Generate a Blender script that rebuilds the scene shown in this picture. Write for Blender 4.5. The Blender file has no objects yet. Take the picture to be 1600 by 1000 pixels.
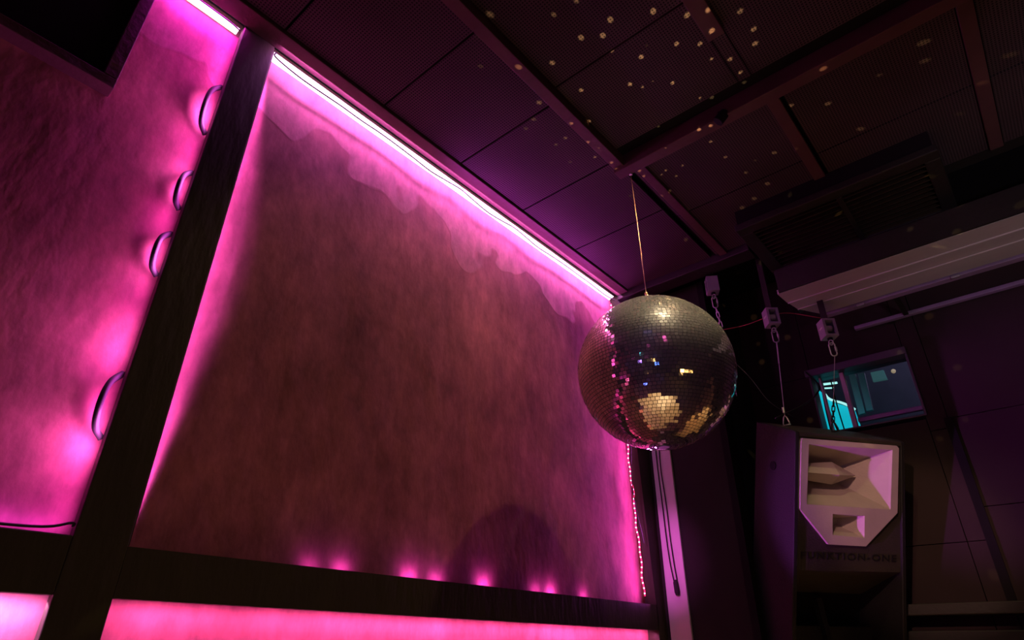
import bpy, bmesh, math, random
from mathutils import Vector, Matrix, noise
random.seed(7)
sc = bpy.context.scene
COL = sc.collection
ZO = 1.5                                   # eye height of the camera above the floor

# ------------------------------------------------------------------ camera
def nrm(v): return Vector(v).normalized()
U = nrm((15, -1735, 946)); Y = Vector((937, 524, 946)).normalized(); Y = (Y - U*Y.dot(U)).normalized(); X = Y.cross(U)
if X.x < 0: X = -X
# columns of the camera's world matrix: right, up, back
cm = Matrix(((X.x, -X.y, -X.z), (Y.x, -Y.y, -Y.z), (U.x, -U.y, -U.z)))
cam_d = bpy.data.cameras.new('camera'); cam = bpy.data.objects.new('camera', cam_d); COL.objects.link(cam)
cam.matrix_world = Matrix.Translation((0, 0, ZO)) @ cm.to_4x4()
cam_d.sensor_width = 36; cam_d.lens = 36*946/1600; cam_d.clip_start = .02
sc.camera = cam
# ------------------------------------------------------------------ world + exposure
wd = bpy.data.worlds.new('world'); sc.world = wd; wd.use_nodes = True
wd.node_tree.nodes['Background'].inputs[0].default_value = (.5, .3, .6, 1)
wd.node_tree.nodes['Background'].inputs[1].default_value = .001
sc.view_settings.view_transform = 'Standard'; sc.view_settings.look = 'None'
sc.view_settings.exposure = 0; sc.view_settings.gamma = 1; sc.view_settings.use_curve_mapping = False

PINK = (1.0, .12, .98); ROSE = (1.0, .035, .88); HOT = (1.0, .05, .36); VIO = (.72, .07, .9)
def light(name, kind, loc, energy, color, **k):
    d = bpy.data.lights.new(name, kind); d.energy = energy; d.color = color
    o = bpy.data.objects.new(name, d); COL.objects.link(o)
    aim = k.pop('aim', None); up = k.pop('up', None)
    for a, b in k.items(): setattr(d, a, b)
    o.location = (loc[0], loc[1], loc[2]+ZO)
    if aim is not None:
        z = -Vector(aim).normalized(); x = Vector(up).normalized(); y = z.cross(x).normalized(); x = y.cross(z)
        o.matrix_world = Matrix.Translation(o.location) @ Matrix((x, y, z)).transposed().to_4x4()
    return o
def strip_light(name, a, b, width, energy, color, aim, spread=180):
    a = Vector(a); b = Vector(b)
    return light(name, 'AREA', (a+b)/2, energy, color, shape='RECTANGLE', size=(b-a).length, size_y=width, aim=aim, up=b-a, spread=math.radians(spread))

XW = -1.39                                  # plaster plane of the left wall
# warm pin spot that throws the ball's shadow on the wall
LP = Vector((-.450, 1.553, 1.560))
light('pin_spot_beam', 'SPOT', LP, 13, (1.0, .58, .32), spot_size=math.radians(90), spot_blend=.35, shadow_soft_size=.012,
      aim=(-.94, -.20, -.96), up=(0, 1, 0))
# LED strips round the big panel
strip_light('led_glow_top', (-1.315, .45, 1.582), (-1.315, 2.34, 1.582), .012, 5.5, (1, .26, 1), (-1, 0, -.75))
strip_light('led_glow_right_side', (-1.315, 2.345, 1.5), (-1.315, 2.428, .18), .010, 3.2, PINK, (-.5, -1, 0))
strip_light('led_glow_left_side', (-1.3672, .412, 1.52), (-1.3672, .412, .20), .004, 4.2, (.95, .17, .95), (-.5, 1, 0))
# left panel
strip_light('led_glow_left_panel', (-1.355, .338, 1.52), (-1.355, .338, .20), .010, 1.35, (1, .09, .86), (-.45, -1, 0))
for zc, e in ((1.24, .34), (1.02, .16), (.78, .26), (.58, .22), (.36, .34)):
    strip_light('led_glow_left_panel_bunch', (-1.352, .338, zc+.05), (-1.352, .338, zc-.05), .010, e, (1, .2, .85), (-.45, -1, 0))
strip_light('ceiling_bounce_fill', (-1.322, 1.15, 1.50), (-1.322, 2.12, 1.50), .01, 1.5, (.85, .1, 1), (.75, 0, .65))  # added, stands in for the wall's pink bounce on the ceiling
strip_light('led_glow_left_panel_top', (-1.335, .15, 1.582), (-1.335, .34, 1.582), .012, .8, ROSE, (-.4, 0, -1))
strip_light('led_glow_left_panel_sill', (-1.37, -.4, .19), (-1.37, .33, .19), .01, .25, VIO, (-1, 0, .6))
# panels below the rail
strip_light('led_glow_lower_panel', (-1.355, .45, .066), (-1.355, 2.43, .066), .012, 4.6, (1, .16, .62), (-.5, 0, -1))
strip_light('led_glow_lower_left_panel', (-1.355, -.6, .066), (-1.355, .34, .066), .012, 4.5, (1, .34, .95), (-.5, 0, -1))
for yy, e in ((.86, .03), (.95, .05), (1.17, .08), (1.27, .05), (1.47, .12), (1.72, .05), (1.80, .12), (2.0, .05)):
    strip_light('led_glow_sill', (-1.368, yy-.02, .172), (-1.368, yy+.02, .172), .01, e*.45, PINK, (-.8, 0, .6))
# unseen lamps, most added to light the post, speaker, boxes, duct and ball
light('post_pink_fill', 'SPOT', (-1.0, -.5, 1.2), 330, (1, .13, .85), spot_size=math.radians(9), spot_blend=1, shadow_soft_size=.03, aim=(-.33, 3.0, -.85), up=(0, 0, 1))  # added pink lamp, there only to brighten the post
light('horn_violet_fill', 'SPOT', (-1.27, 1.46, .05), 60, (.78, .12, 1), spot_size=math.radians(30), spot_blend=.7, shadow_soft_size=.02, aim=(.85, 1.14, .50), up=(0, 1, 0))  # added, stands in for the glowing wall's light on the horn
light('box_violet_fill', 'SPOT', (-1.2, 1.3, .95), 7, (.85, .16, .9), spot_size=math.radians(40), spot_blend=.7, shadow_soft_size=.02, aim=(.6, 1.2, .35), up=(0, 0, 1))  # added to tint the near faces of the rigging boxes
light('duct_fill', 'SPOT', (1.3, -.7, -.5), 78, (.95, .78, .92), spot_size=math.radians(26), spot_blend=.9, shadow_soft_size=.08, aim=(-.85, 3.2, 1.9), up=(0, 0, 1))  # added fill aimed at the pale duct
light('speaker_front_fill', 'SPOT', (-.10, .30, 1.1), 78, (1, .52, .40), spot_size=math.radians(16), spot_blend=.6, shadow_soft_size=.02, aim=(-.3, 2.3, -.62), up=(1, 0, 0))  # added fill for the speaker front, in place of wall bounce
light('speaker_top_spot', 'SPOT', (-.12, 1.50, 1.55), 12, (1, .80, .36), spot_size=math.radians(40), spot_blend=.6, shadow_soft_size=.015, aim=(-.30, 1.1, -1.0), up=(1, 0, 0))
light('ball_spot', 'SPOT', (-.36, 1.24, 1.56), 75, (1, .84, .60), spot_size=math.radians(26.5), spot_blend=.1, shadow_soft_size=.03, aim=(-.443, .36, -.79), up=(1, 0, 0))
light('blue_ball_spot', 'SPOT', (-.25, .42, 1.53), 5, (.2, .25, 1), spot_size=math.radians(20), spot_blend=.3, shadow_soft_size=.03, aim=(-.553, 1.18, -.765), up=(1, 0, 0))
light('magenta_ball_spot', 'SPOT', (.2, .35, 1.45), 5, (1, .12, .55), spot_size=math.radians(18), spot_blend=.3, shadow_soft_size=.03, aim=(-1.0, 1.25, -.685), up=(1, 0, 0))  # added for a pink glint on the ball
light('back_wall_wash', 'SPOT', (.9, 1.7, -1.35), 90, (1, .62, .26), spot_size=math.radians(46), spot_blend=.4, shadow_soft_size=.05, aim=(-.9, 1.3, .42), up=(1, 0, 0))
light('floor_spot', 'SPOT', (.8, -.5, 1.5), 1600, (1, .70, .38), spot_size=math.radians(34), spot_blend=.25, shadow_soft_size=.05, aim=(-1.25, 1.4, -3), up=(0, 1, 0))
light('warm_reflection_panel', 'AREA', (2.7, -.4, -.7), 1.6, (1, .58, .2), shape='RECTANGLE', size=1.8, size_y=.12, aim=(-1, 0, 0), up=(0, 1, 0))  # added warm panels out of view, for the ball to reflect
light('small_warm_reflection_panel', 'AREA', (2.7, .6, -.1), .8, (1, .66, .3), shape='RECTANGLE', size=.9, size_y=.10, aim=(-1, 0, 0), up=(0, 1, 0))
light('pink_reflection_panel', 'AREA', (.9, -3.3, .5), 1.5, (1, .12, .7), shape='RECTANGLE', size=1.6, size_y=.08, aim=(0, 1, 0), up=(1, 0, 0))  # added coloured panels behind the camera, likewise only for the ball's reflections
light('violet_reflection_panel', 'AREA', (-.9, -3.3, .1), 1, (.45, .15, 1), shape='RECTANGLE', size=1.2, size_y=.10, aim=(0, 1, 0), up=(0, 0, 1))
light('blue_reflection_panel', 'AREA', (2.0, -2.8, -.2), 1.5, (.1, .22, 1), shape='RECTANGLE', size=.8, size_y=.15, aim=(-.5, 1, 0), up=(0, 0, 1))
def aim_at_ball(n_, p_, e_, c_, r_):  # unseen lamps narrowed onto the ball, there only for its glints
    light(n_, 'SPOT', p_, e_, c_, spot_size=math.radians(13), spot_blend=.3, shadow_soft_size=r_, aim=Vector((-.803, 1.6, .765))-Vector(p_), up=(0, 0, 1))
for x_, z_, c_, e_ in ((-1.1, .9, (1, .1, .6), .5), (-.75, .35, (.2, .3, 1), .6), (-.45, 1.1, (1, .1, .55), .6), (-.1, .75, (.15, .8, 1), .35), (.15, 1.25, (.25, .2, 1), .7),
                       (.5, .5, (1, .35, .5), .5), (.75, 1.05, (1, .12, .6), .6), (1.1, .2, (1, .6, .25), .5), (1.5, .8, (.2, .25, 1), .6), (1.9, .1, (1, .55, .2), .6), (-.5, -.3, (1, .15, .7), .5), (.35, -.6, (1, .5, .2), .5)):
    aim_at_ball('glint_spot', (x_, -2.9+.4*math.sin(x_*5), z_), e_*5, c_, .16)  # added row of coloured spots, invented for sparkle in the tiles
aim_at_ball('blue_lamp', (.9, -1.6, 1.0), 4, (.12, .2, 1), .09)
aim_at_ball('white_lamp', (.25, -1.9, .3), 5, (.75, .85, 1), .09)
aim_at_ball('amber_lamp', (2.4, .4, -.6), 4, (1, .55, .15), .12)
aim_at_ball('magenta_lamp', (-.7, -2.2, .9), 4, (1, .1, .6), .1)
aim_at_ball('blue_floor_lamp', (-.3, -.9, -1.2), 4, (.1, .15, 1), .09)
for x_, y_ in ((.1, .6), (.35, 1.1), (-.9, .5), (-1.1, 1.0), (.9, 1.5)):
    aim_at_ball('blue_fleck_spot', (x_, y_, -1.35), 1.6, (.08, .12, 1), .06)  # added low spots for blue flecks on the ball

# ------------------------------------------------------------------ materials
def mat(name, color, rough=.6, metal=0, col2=None, scale=8, mix=.6, bump=0, bscale=30, detail=4, stretch=None, emis=None, estr=0, spec=.5):
    m = bpy.data.materials.new(name); m.use_nodes = True; nt = m.node_tree; b = nt.nodes['Principled BSDF']
    b.inputs['Base Color'].default_value = (*color, 1); b.inputs['Roughness'].default_value = rough; b.inputs['Metallic'].default_value = metal
    b.inputs['Specular IOR Level'].default_value = spec
    tc = nt.nodes.new('ShaderNodeTexCoord'); mp = nt.nodes.new('ShaderNodeMapping'); nt.links.new(tc.outputs['Object'], mp.inputs[0])
    if stretch: mp.inputs['Scale'].default_value = stretch
    if col2 is None: col2 = tuple(c*.72 for c in color)
    n = nt.nodes.new('ShaderNodeTexNoise'); n.inputs['Scale'].default_value = scale; n.inputs['Detail'].default_value = detail
    nt.links.new(mp.outputs[0], n.inputs['Vector'])
    r = nt.nodes.new('ShaderNodeValToRGB'); r.color_ramp.elements[0].position = .5-mix/2; r.color_ramp.elements[1].position = .5+mix/2
    r.color_ramp.elements[0].color = (*col2, 1); r.color_ramp.elements[1].color = (*color, 1)
    nt.links.new(n.outputs[0], r.inputs[0]); nt.links.new(r.outputs[0], b.inputs['Base Color'])
    if bump:
        n2 = nt.nodes.new('ShaderNodeTexNoise'); n2.inputs['Scale'].default_value = bscale; n2.inputs['Detail'].default_value = 6
        nt.links.new(mp.outputs[0], n2.inputs['Vector']); bp = nt.nodes.new('ShaderNodeBump'); bp.inputs['Strength'].default_value = bump
        bp.inputs['Distance'].default_value = .01
        nt.links.new(n2.outputs[0], bp.inputs['Height']); nt.links.new(bp.outputs[0], b.inputs['Normal'])
    if emis: b.inputs['Emission Color'].default_value = (*emis, 1); b.inputs['Emission Strength'].default_value = estr
    return m
def plaster():
    m = bpy.data.materials.new('plaster'); m.use_nodes = True; nt = m.node_tree; N = nt.nodes.new; L = nt.links.new; b = nt.nodes['Principled BSDF']
    b.inputs['Roughness'].default_value = .75; b.inputs['Specular IOR Level'].default_value = .3
    tc = N('ShaderNodeTexCoord'); 
    def nz(scale, detail, st=(1, 1, 1), rough=.5, dist=0):
        mp = N('ShaderNodeMapping'); mp.inputs['Scale'].default_value = st; L(tc.outputs['Object'], mp.inputs[0])
        n = N('ShaderNodeTexNoise'); n.inputs['Scale'].default_value = scale; n.inputs['Detail'].default_value = detail
        n.inputs['Roughness'].default_value = rough; n.inputs['Distortion'].default_value = dist; L(mp.outputs[0], n.inputs['Vector']); return n
    def ramp(src, *els):
        r = N('ShaderNodeValToRGB'); e = r.color_ramp.elements
        for i, (p, c) in enumerate(els):
            q = e[i] if i < 2 else e.new(p); q.position = p; q.color = (*c, 1)
        L(src, r.inputs[0]); return r
    big = nz(2.6, 5, (1, 1, .8), .6, .3)
    c1 = ramp(big.outputs[0], (.34, (.21, .06, .072)), (.66, (.48, .155, .19)))
    sm = nz(20, 6, (1, 1, .5), .7)
    c2 = ramp(sm.outputs[0], (.32, (.66, .66, .66)), (.68, (1.14, 1.12, 1.1)))
    mx = N('ShaderNodeMix'); mx.data_type = 'RGBA'; mx.blend_type = 'MULTIPLY'; mx.inputs[0].default_value = 1
    L(c1.outputs[0], mx.inputs[6]); L(c2.outputs[0], mx.inputs[7])
    # torn skim coat: paler skin left along the top, with a lobed edge
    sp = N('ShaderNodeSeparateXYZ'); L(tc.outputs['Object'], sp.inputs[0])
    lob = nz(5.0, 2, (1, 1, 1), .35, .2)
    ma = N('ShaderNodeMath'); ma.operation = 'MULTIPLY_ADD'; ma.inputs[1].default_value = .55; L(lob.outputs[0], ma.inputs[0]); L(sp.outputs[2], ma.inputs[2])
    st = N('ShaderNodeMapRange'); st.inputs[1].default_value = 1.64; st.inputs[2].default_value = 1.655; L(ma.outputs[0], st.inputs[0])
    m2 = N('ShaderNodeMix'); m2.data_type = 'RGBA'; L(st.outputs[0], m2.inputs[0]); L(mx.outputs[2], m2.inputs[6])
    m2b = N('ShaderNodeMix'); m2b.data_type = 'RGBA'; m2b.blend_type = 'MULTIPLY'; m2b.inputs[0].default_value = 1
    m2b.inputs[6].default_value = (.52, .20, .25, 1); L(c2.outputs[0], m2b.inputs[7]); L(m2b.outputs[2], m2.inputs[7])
    L(m2.outputs[2], b.inputs['Base Color'])
    b1 = nz(7, 4, (1, 1, .55), .5, .3); b2 = nz(38, 4, (1, 1, .6), .5)
    ad = N('ShaderNodeMath'); ad.operation = 'MULTIPLY_ADD'; ad.inputs[1].default_value = .22; L(b2.outputs[0], ad.inputs[0]); L(b1.outputs[0], ad.inputs[2])
    a2 = N('ShaderNodeMath'); a2.operation = 'MULTIPLY_ADD'; a2.inputs[1].default_value = .12; L(st.outputs[0], a2.inputs[0]); L(ad.outputs[0], a2.inputs[2])
    bp = N('ShaderNodeBump'); bp.inputs['Strength'].default_value = .8; bp.inputs['Distance'].default_value = .009
    L(a2.outputs[0], bp.inputs['Height']); L(bp.outputs[0], b.inputs['Normal'])
    return m
def perforated(name, color, pitch=.009):
    """dark acoustic board with rows of small holes"""
    m = bpy.data.materials.new(name); m.use_nodes = True; nt = m.node_tree; N = nt.nodes.new; L = nt.links.new; b = nt.nodes['Principled BSDF']
    b.inputs['Roughness'].default_value = .8; b.inputs['Specular IOR Level'].default_value = .2
    tc = N('ShaderNodeTexCoord'); vm = N('ShaderNodeVectorMath'); vm.operation = 'SCALE'; vm.inputs['Scale'].default_value = 1/pitch; L(tc.outputs['Object'], vm.inputs[0])
    fr = N('ShaderNodeVectorMath'); fr.operation = 'FRACTION'; L(vm.outputs[0], fr.inputs[0])
    sb = N('ShaderNodeVectorMath'); sb.operation = 'SUBTRACT'; sb.inputs[1].default_value = (.5, .5, .5); L(fr.outputs[0], sb.inputs[0])
    ml = N('ShaderNodeVectorMath'); ml.operation = 'MULTIPLY'; ml.inputs[1].default_value = (1, 1, 0); L(sb.outputs[0], ml.inputs[0])
    ln = N('ShaderNodeVectorMath'); ln.operation = 'LENGTH'; L(ml.outputs[0], ln.inputs[0])
    mr = N('ShaderNodeMapRange'); mr.inputs[1].default_value = .26; mr.inputs[2].default_value = .36; L(ln.outputs[1], mr.inputs[0])
    n = N('ShaderNodeTexNoise'); n.inputs['Scale'].default_value = 3; n.inputs['Detail'].default_value = 4; L(tc.outputs['Object'], n.inputs['Vector'])
    r = N('ShaderNodeValToRGB'); r.color_ramp.elements[0].position = .3; r.color_ramp.elements[1].position = .7
    r.color_ramp.elements[0].color = (*[c*.7 for c in color], 1); r.color_ramp.elements[1].color = (*color, 1); L(n.outputs[0], r.inputs[0])
    mx = N('ShaderNodeMix'); mx.data_type = 'RGBA'; L(mr.outputs[0], mx.inputs[0]); mx.inputs[6].default_value = (*[c*.12 for c in color], 1); L(r.outputs[0], mx.inputs[7])
    L(mx.outputs[2], b.inputs['Base Color']); return m
def tilemat():
    m = bpy.data.materials.new('mirror_tile'); m.use_nodes = True; nt = m.node_tree; N = nt.nodes.new; L = nt.links.new
    out = nt.nodes['Material Output']; b = nt.nodes['Principled BSDF']
    b.inputs['Base Color'].default_value = (.93, .88, .80, 1); b.inputs['Metallic'].default_value = 1; b.inputs['Roughness'].default_value = .035
    d = N('ShaderNodeBsdfPrincipled'); d.inputs['Base Color'].default_value = (.60, .56, .46, 1); d.inputs['Metallic'].default_value = .35; d.inputs['Roughness'].default_value = .4
    mx = N('ShaderNodeMixShader'); mx.inputs[0].default_value = .12; L(b.outputs[0], mx.inputs[1]); L(d.outputs[0], mx.inputs[2]); L(mx.outputs[0], out.inputs[0])
    # shallow waviness of cheap mirror glass
    tc = N('ShaderNodeTexCoord'); n = N('ShaderNodeTexNoise'); n.inputs['Scale'].default_value = 60; L(tc.outputs['Object'], n.inputs['Vector'])
    bp = N('ShaderNodeBump'); bp.inputs['Strength'].default_value = .15; bp.inputs['Distance'].default_value = .0006; L(n.outputs[0], bp.inputs['Height']); L(bp.outputs[0], b.inputs['Normal'])
    return m
def glassmat(name):
    m = bpy.data.materials.new(name); m.use_nodes = True; b = m.node_tree.nodes['Principled BSDF']
    b.inputs['Base Color'].default_value = (.9, .95, .97, 1); b.inputs['Roughness'].default_value = .03; b.inputs['Transmission Weight'].default_value = 1; b.inputs['IOR'].default_value = 1.1
    return m
def emit(name, color, s):
    return mat(name, tuple(min(1, c) for c in color), emis=color, estr=s)
M = dict(
    plaster=plaster(),
    black=mat('black_paint', (.022, .018, .016), .55, bump=.15, bscale=60, spec=.35),
    beam=mat('dark_timber', (.048, .044, .024), .6, col2=(.030, .027, .016), scale=12, stretch=(1, 1, .3), bump=.25, bscale=40, spec=.3),
    tile=perforated('acoustic_board', (.080, .050, .060)),
    batten=mat('maroon_batten', (.105, .045, .05), .6, bump=.2, bscale=50, spec=.3),
    void=mat('black_void', (.012, .010, .012), .9, spec=.1),
    wallb=perforated('acoustic_wall_board', (.034, .020, .021), .012),
    brownboard=mat('brown_board', (.013, .013, .008), .95, bump=.2, bscale=20),
    white=mat('white_gloss_paint', (.62, .56, .58), .45, col2=(.5, .44, .46), scale=5, bump=.08, bscale=30),
    steel=mat('galvanised_steel', (.55, .53, .56), .4, .8, bump=.1, bscale=80),
    zinc=mat('zinc_housing', (.42, .38, .46), .45, .35, bump=.1, bscale=60),
    brass=mat('brass', (.75, .55, .25), .35, .9),
    roller=mat('pale_roller', (.75, .72, .66), .4),
    cab=mat('speaker_paint', (.014, .012, .016), .65, bump=.35, bscale=220, spec=.4),
    cabbase=mat('speaker_grey_front', (.046, .036, .032), .6, bump=.25, bscale=200),
    plate=mat('pale_waveguide', (.50, .42, .38), .5, col2=(.42, .35, .31), scale=14, bump=.1, bscale=120),
    letter=mat('dark_lettering', (.007, .006, .006), .6),
    slat=mat('pale_duct_board', (.46, .42, .42), .5, col2=(.36, .33, .33), scale=6, stretch=(.3, 2, 1), bump=.1, bscale=30),
    cable=mat('black_cable', (.012, .010, .012), .75),
    redcable=mat('red_cable', (.45, .05, .07), .5),
    tape=mat('led_tape', (.75, .55, .62), .5),
    ledw=emit('led_pink_white', (1, .72, .96), 3), ledr=emit('led_rose', (1, .03, .16), 1.3), ledc=emit('cyan_screen', (.005, .42, .52), 1.0),
    cyanw=emit('pale_tube', (.45, .95, .9), 1.0),
    grout=mat('ball_core', (.02, .017, .015), .5), mirror=tilemat(), glass=glassmat('window_glass'),
    floor=mat('worn_wood_floor', (.17, .12, .07), .45, col2=(.10, .065, .038), scale=5, stretch=(1, .15, 1), bump=.1),
    louvre=mat('louvre_metal', (.22, .15, .10), .35, .7), reflector=mat('pale_reflector', (.50, .33, .18), .5, scale=4, stretch=(1, 1, .2)), wframe=mat('window_frame_paint', (.10, .075, .11), .5), lens=mat('lamp_lens', (.5, .5, .5), .1), fabric=mat('dark_wall_paint', (.05, .03, .04), .8),
    warm=emit('warm_bulb', (1, .75, .45), .25), teal=emit('teal_glow', (.10, .28, .28), .2), haze=mat('dim_room_grey', (.20, .19, .24), .7), lilac=mat('lilac_rail', (.30, .20, .36), .5),
)
# ------------------------------------------------------------------ geometry helpers (z is relative to the camera's eye height)
def bx(bm, x0, x1, y0, y1, z0, z1, bev=0):
    vs = [bm.verts.new((x, y, z)) for x in (x0, x1) for y in (y0, y1) for z in (z0, z1)]
    fs = [(0, 1, 3, 2), (4, 6, 7, 5), (0, 4, 5, 1), (2, 3, 7, 6), (0, 2, 6, 4), (1, 5, 7, 3)]
    F = [bm.faces.new([vs[i] for i in f]) for f in fs]
    if bev:
        es = list({e for f in F for e in f.edges}); bmesh.ops.bevel(bm, geom=es, offset=bev, segments=2, affect='EDGES', profile=.5)
    return vs
def hexa(bm, A, B):
    """prism between two matching loops of points"""
    a = [bm.verts.new(p) for p in A]; b = [bm.verts.new(p) for p in B]; n = len(a)
    bm.faces.new(a[::-1]); bm.faces.new(b)
    for i in range(n): bm.faces.new((a[i], a[(i+1) % n], b[(i+1) % n], b[i]))
def tube(bm, pts, r, seg=8, closed=False):
    pts = [Vector(p) for p in pts]; n = len(pts); rings = []; prev = None
    for i, p in enumerate(pts):
        if closed: t = pts[(i+1) % n] - pts[i-1]
        else: t = pts[min(i+1, n-1)] - pts[max(i-1, 0)]
        t.normalize()
        a = prev if prev is not None else (Vector((0, 0, 1)) if abs(t.z) < .9 else Vector((1, 0, 0)))
        a = (a - t*a.dot(t)).normalized(); prev = a; b = t.cross(a)
        rr = r[i] if isinstance(r, (list, tuple)) else r
        rings.append([bm.verts.new(p + (a*math.cos(q) + b*math.sin(q))*rr) for q in [2*math.pi*k/seg for k in range(seg)]])
    m = n if closed else n-1
    for i in range(m):
        A, B = rings[i], rings[(i+1) % n]
        for k in range(seg): bm.faces.new((A[k], A[(k+1) % seg], B[(k+1) % seg], B[k]))
    if not closed: bm.faces.new(rings[0][::-1]); bm.faces.new(rings[-1])
def lathe(bm, c, prof, seg=32):
    rings = []
    for r, z in prof:
        rings.append([bm.verts.new((c[0]+r*math.cos(2*math.pi*k/seg), c[1]+r*math.sin(2*math.pi*k/seg), c[2]+z)) for k in range(seg)])
    for A, B in zip(rings, rings[1:]):
        for k in range(seg): bm.faces.new((A[k], A[(k+1) % seg], B[(k+1) % seg], B[k]))
    bm.faces.new(rings[0][::-1]); bm.faces.new(rings[-1])
def smooth_path(pts, n=8):
    pts = [Vector(p) for p in pts]; out = []
    P = [pts[0]*2-pts[1]] + pts + [pts[-1]*2-pts[-2]]
    for i in range(1, len(P)-2):
        for k in range(n):
            t = k/n; a, b, c, d = P[i-1:i+3]
            out.append(.5*((2*b) + (c-a)*t + (2*a-5*b+4*c-d)*t*t + (3*b-a-3*c+d)*t**3))
    out.append(pts[-1]); return out
def NB(): return bmesh.new()
def obj(name, bm, m, parent=None, smooth=False, origin=None):
    bmesh.ops.recalc_face_normals(bm, faces=bm.faces)
    if origin is None and parent is None and len(bm.verts):
        vs = [v.co for v in bm.verts]
        origin = Vector(((min(v.x for v in vs)+max(v.x for v in vs))/2, (min(v.y for v in vs)+max(v.y for v in vs))/2, min(v.z for v in vs)))
    if parent is not None: origin = parent.get('_o', (0, 0, 0))
    o3 = Vector(origin)
    me = bpy.data.meshes.new(name)
    bmesh.ops.translate(bm, verts=bm.verts, vec=-o3)
    bm.to_mesh(me); bm.free(); me.materials.append(M[m])
    if smooth:
        for p in me.polygons: p.use_smooth = True
    o = bpy.data.objects.new(name, me); COL.objects.link(o)
    if parent is None: o.location = o3 + Vector((0, 0, ZO)); o['_o'] = list(o3)
    else: o.parent = parent; o['_o'] = list(o3)
    return o
def thing(name, label, cat, origin, group=None, mw=None):
    o = bpy.data.objects.new(name, None); COL.objects.link(o); o.empty_display_size = .05
    o['label'] = label; o['category'] = cat
    if group: o['group'] = group
    if mw is not None: o.matrix_world = Matrix.Translation((0, 0, ZO)) @ mw; o['_o'] = [0, 0, 0]
    else: o.location = Vector(origin) + Vector((0, 0, ZO)); o['_o'] = list(origin)
    return o
def tag(o, label, cat, group=None):
    o['label'] = label; o['category'] = cat
    if group: o['group'] = group
    return o
def struct(name, bm, m, parent=None, label=None):
    o = obj(name, bm, m, parent)
    if parent is None: o['kind'] = 'structure'
    if label: o['label'] = label
    return o
def box_struct(name, *a, m='black', bev=0, label=None):
    bm = NB(); bx(bm, *a, bev); return struct(name, bm, m, label=label)

# ------------------------------------------------------------------ setting
bm = NB(); bx(bm, XW-.12, XW, -3.6, 3.0, -1.5, 1.75)
# object coordinates of this wall carry the eye-height frame
w = obj('wall_left', bm, 'plaster', origin=(0, 0, 0)); w['kind'] = 'structure'; w['label'] = 'rough plaster wall in sunken panels glowing pink behind black beams'
box_struct('floor', -1.54, 3.1, -3.6, 3.4, -1.62, -1.5, m='floor', label='worn wooden dance floor')
box_struct('wall_right', 3.0, 3.12, -3.6, 3.4, -1.5, 1.9, m='fabric', label='dark painted side wall')
box_struct('wall_rear', -1.54, 3.12, -3.72, -3.6, -1.5, 1.9, m='fabric', label='dark painted wall behind the camera')

# back wall with the window hole (X -.684..-.29, z .90..1.17)
WX0, WX1, WZ0, WZ1 = -.69, -.285, .895, 1.175
bm = NB(); g = .0016
xs = [-1.5, -1.0, -.70]
def wallpanel(x0, x1, z0, z1): bx(bm, x0+g, x1-g, 3.0, 3.05, z0+g, z1-g)
for (x0, x1, z0, z1) in [(-1.5, -1.06, -1.5, .42), (-1.5, -1.06, .42, .905), (-1.06, WX0, .42, .905), (-1.06, WX0, -1.5, .42), (-1.5, -1.06, .905, 1.18), (-1.06, WX0, .905, 1.18), (-1.5, WX0, 1.18, 1.75),
                         (WX0, WX1, -1.5, .38), (WX0, WX1, .38, WZ0-.02), (WX0, WX1, WZ1+.02, 1.75),
                         (WX1, -.21, -1.5, .38), (WX1, -.21, .38, .82), (WX1, -.21, .82, 1.75), (-.21, .55, -1.5, .50), (-.21, .55, .50, .86), (-.21, .55, .86, 1.75),
                         (.55, 1.6, -1.5, .5), (.55, 1.6, .5, 1.75), (1.6, 3.1, -1.5, 1.75)]:
    wallpanel(x0, x1, z0, z1)
w = obj('wall_back', bm, 'wallb', origin=(0, 0, 0)); w['kind'] = 'structure'; w['label'] = 'dark maroon back wall of perforated acoustic boards'
bm = NB(); bx(bm, -1.54, WX0-.02, 3.05, 3.08, -1.5, 1.9); bx(bm, WX1+.02, 3.1, 3.05, 3.08, -1.5, 1.9); bx(bm, WX0-.02, WX1+.02, 3.05, 3.08, -1.5, WZ0-.03); bx(bm, WX0-.02, WX1+.02, 3.05, 3.08, WZ1+.03, 1.9)
struct('trim_1', bm, 'void', label='black backing behind the wall boards')

box_struct('trim_24', -1.3, 3.0, 2.985, 3.0, -1.5, -.22, m='reflector', label='unseen pale panelling on the lower back wall')  # added out of view to bounce warm light into the ball tiles
# window
wn = thing('window_1', 'small internal window high on the back wall, cyan glow behind its left pane', 'window', (WX0, 3.0, WZ0)); wn['kind'] = 'structure'
del wn['category']
bm = NB()
bx(bm, WX0-.02, WX1+.01, 2.985, 3.09, WZ1, WZ1+.035, .003); bx(bm, WX0-.02, WX1+.01, 2.99, 3.09, WZ0-.008, WZ0, .002)
bx(bm, WX0-.008, WX0, 2.995, 3.09, WZ0, WZ1, .002); bx(bm, WX1, WX1+.01, 2.99, 3.09, WZ0, WZ1, .002)
obj('window_frame', bm, 'wframe', wn)['label'] = 'thin dark violet-grey frame'
bm = NB(); bx(bm, -.572, -.552, 3.03, 3.06, WZ0, WZ1, .003); obj('mullion', bm, 'white', wn)
bm = NB(); bx(bm, WX0+.026, WX0+.036, 3.03, 3.06, WZ0, WZ1, .002); obj('mullion', bm, 'white', wn)
bm = NB(); bx(bm, -.545, WX1, 3.03, 3.05, .925, .945, .003); obj('sill_rail', bm, 'lilac', wn)
bm = NB(); bx(bm, WX0, -.573, 3.044, 3.047, WZ0, WZ1); obj('pane', bm, 'glass', wn)
bm = NB(); bx(bm, -.551, WX1, 3.044, 3.047, WZ0, WZ1); obj('pane', bm, 'glass', wn)
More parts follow.
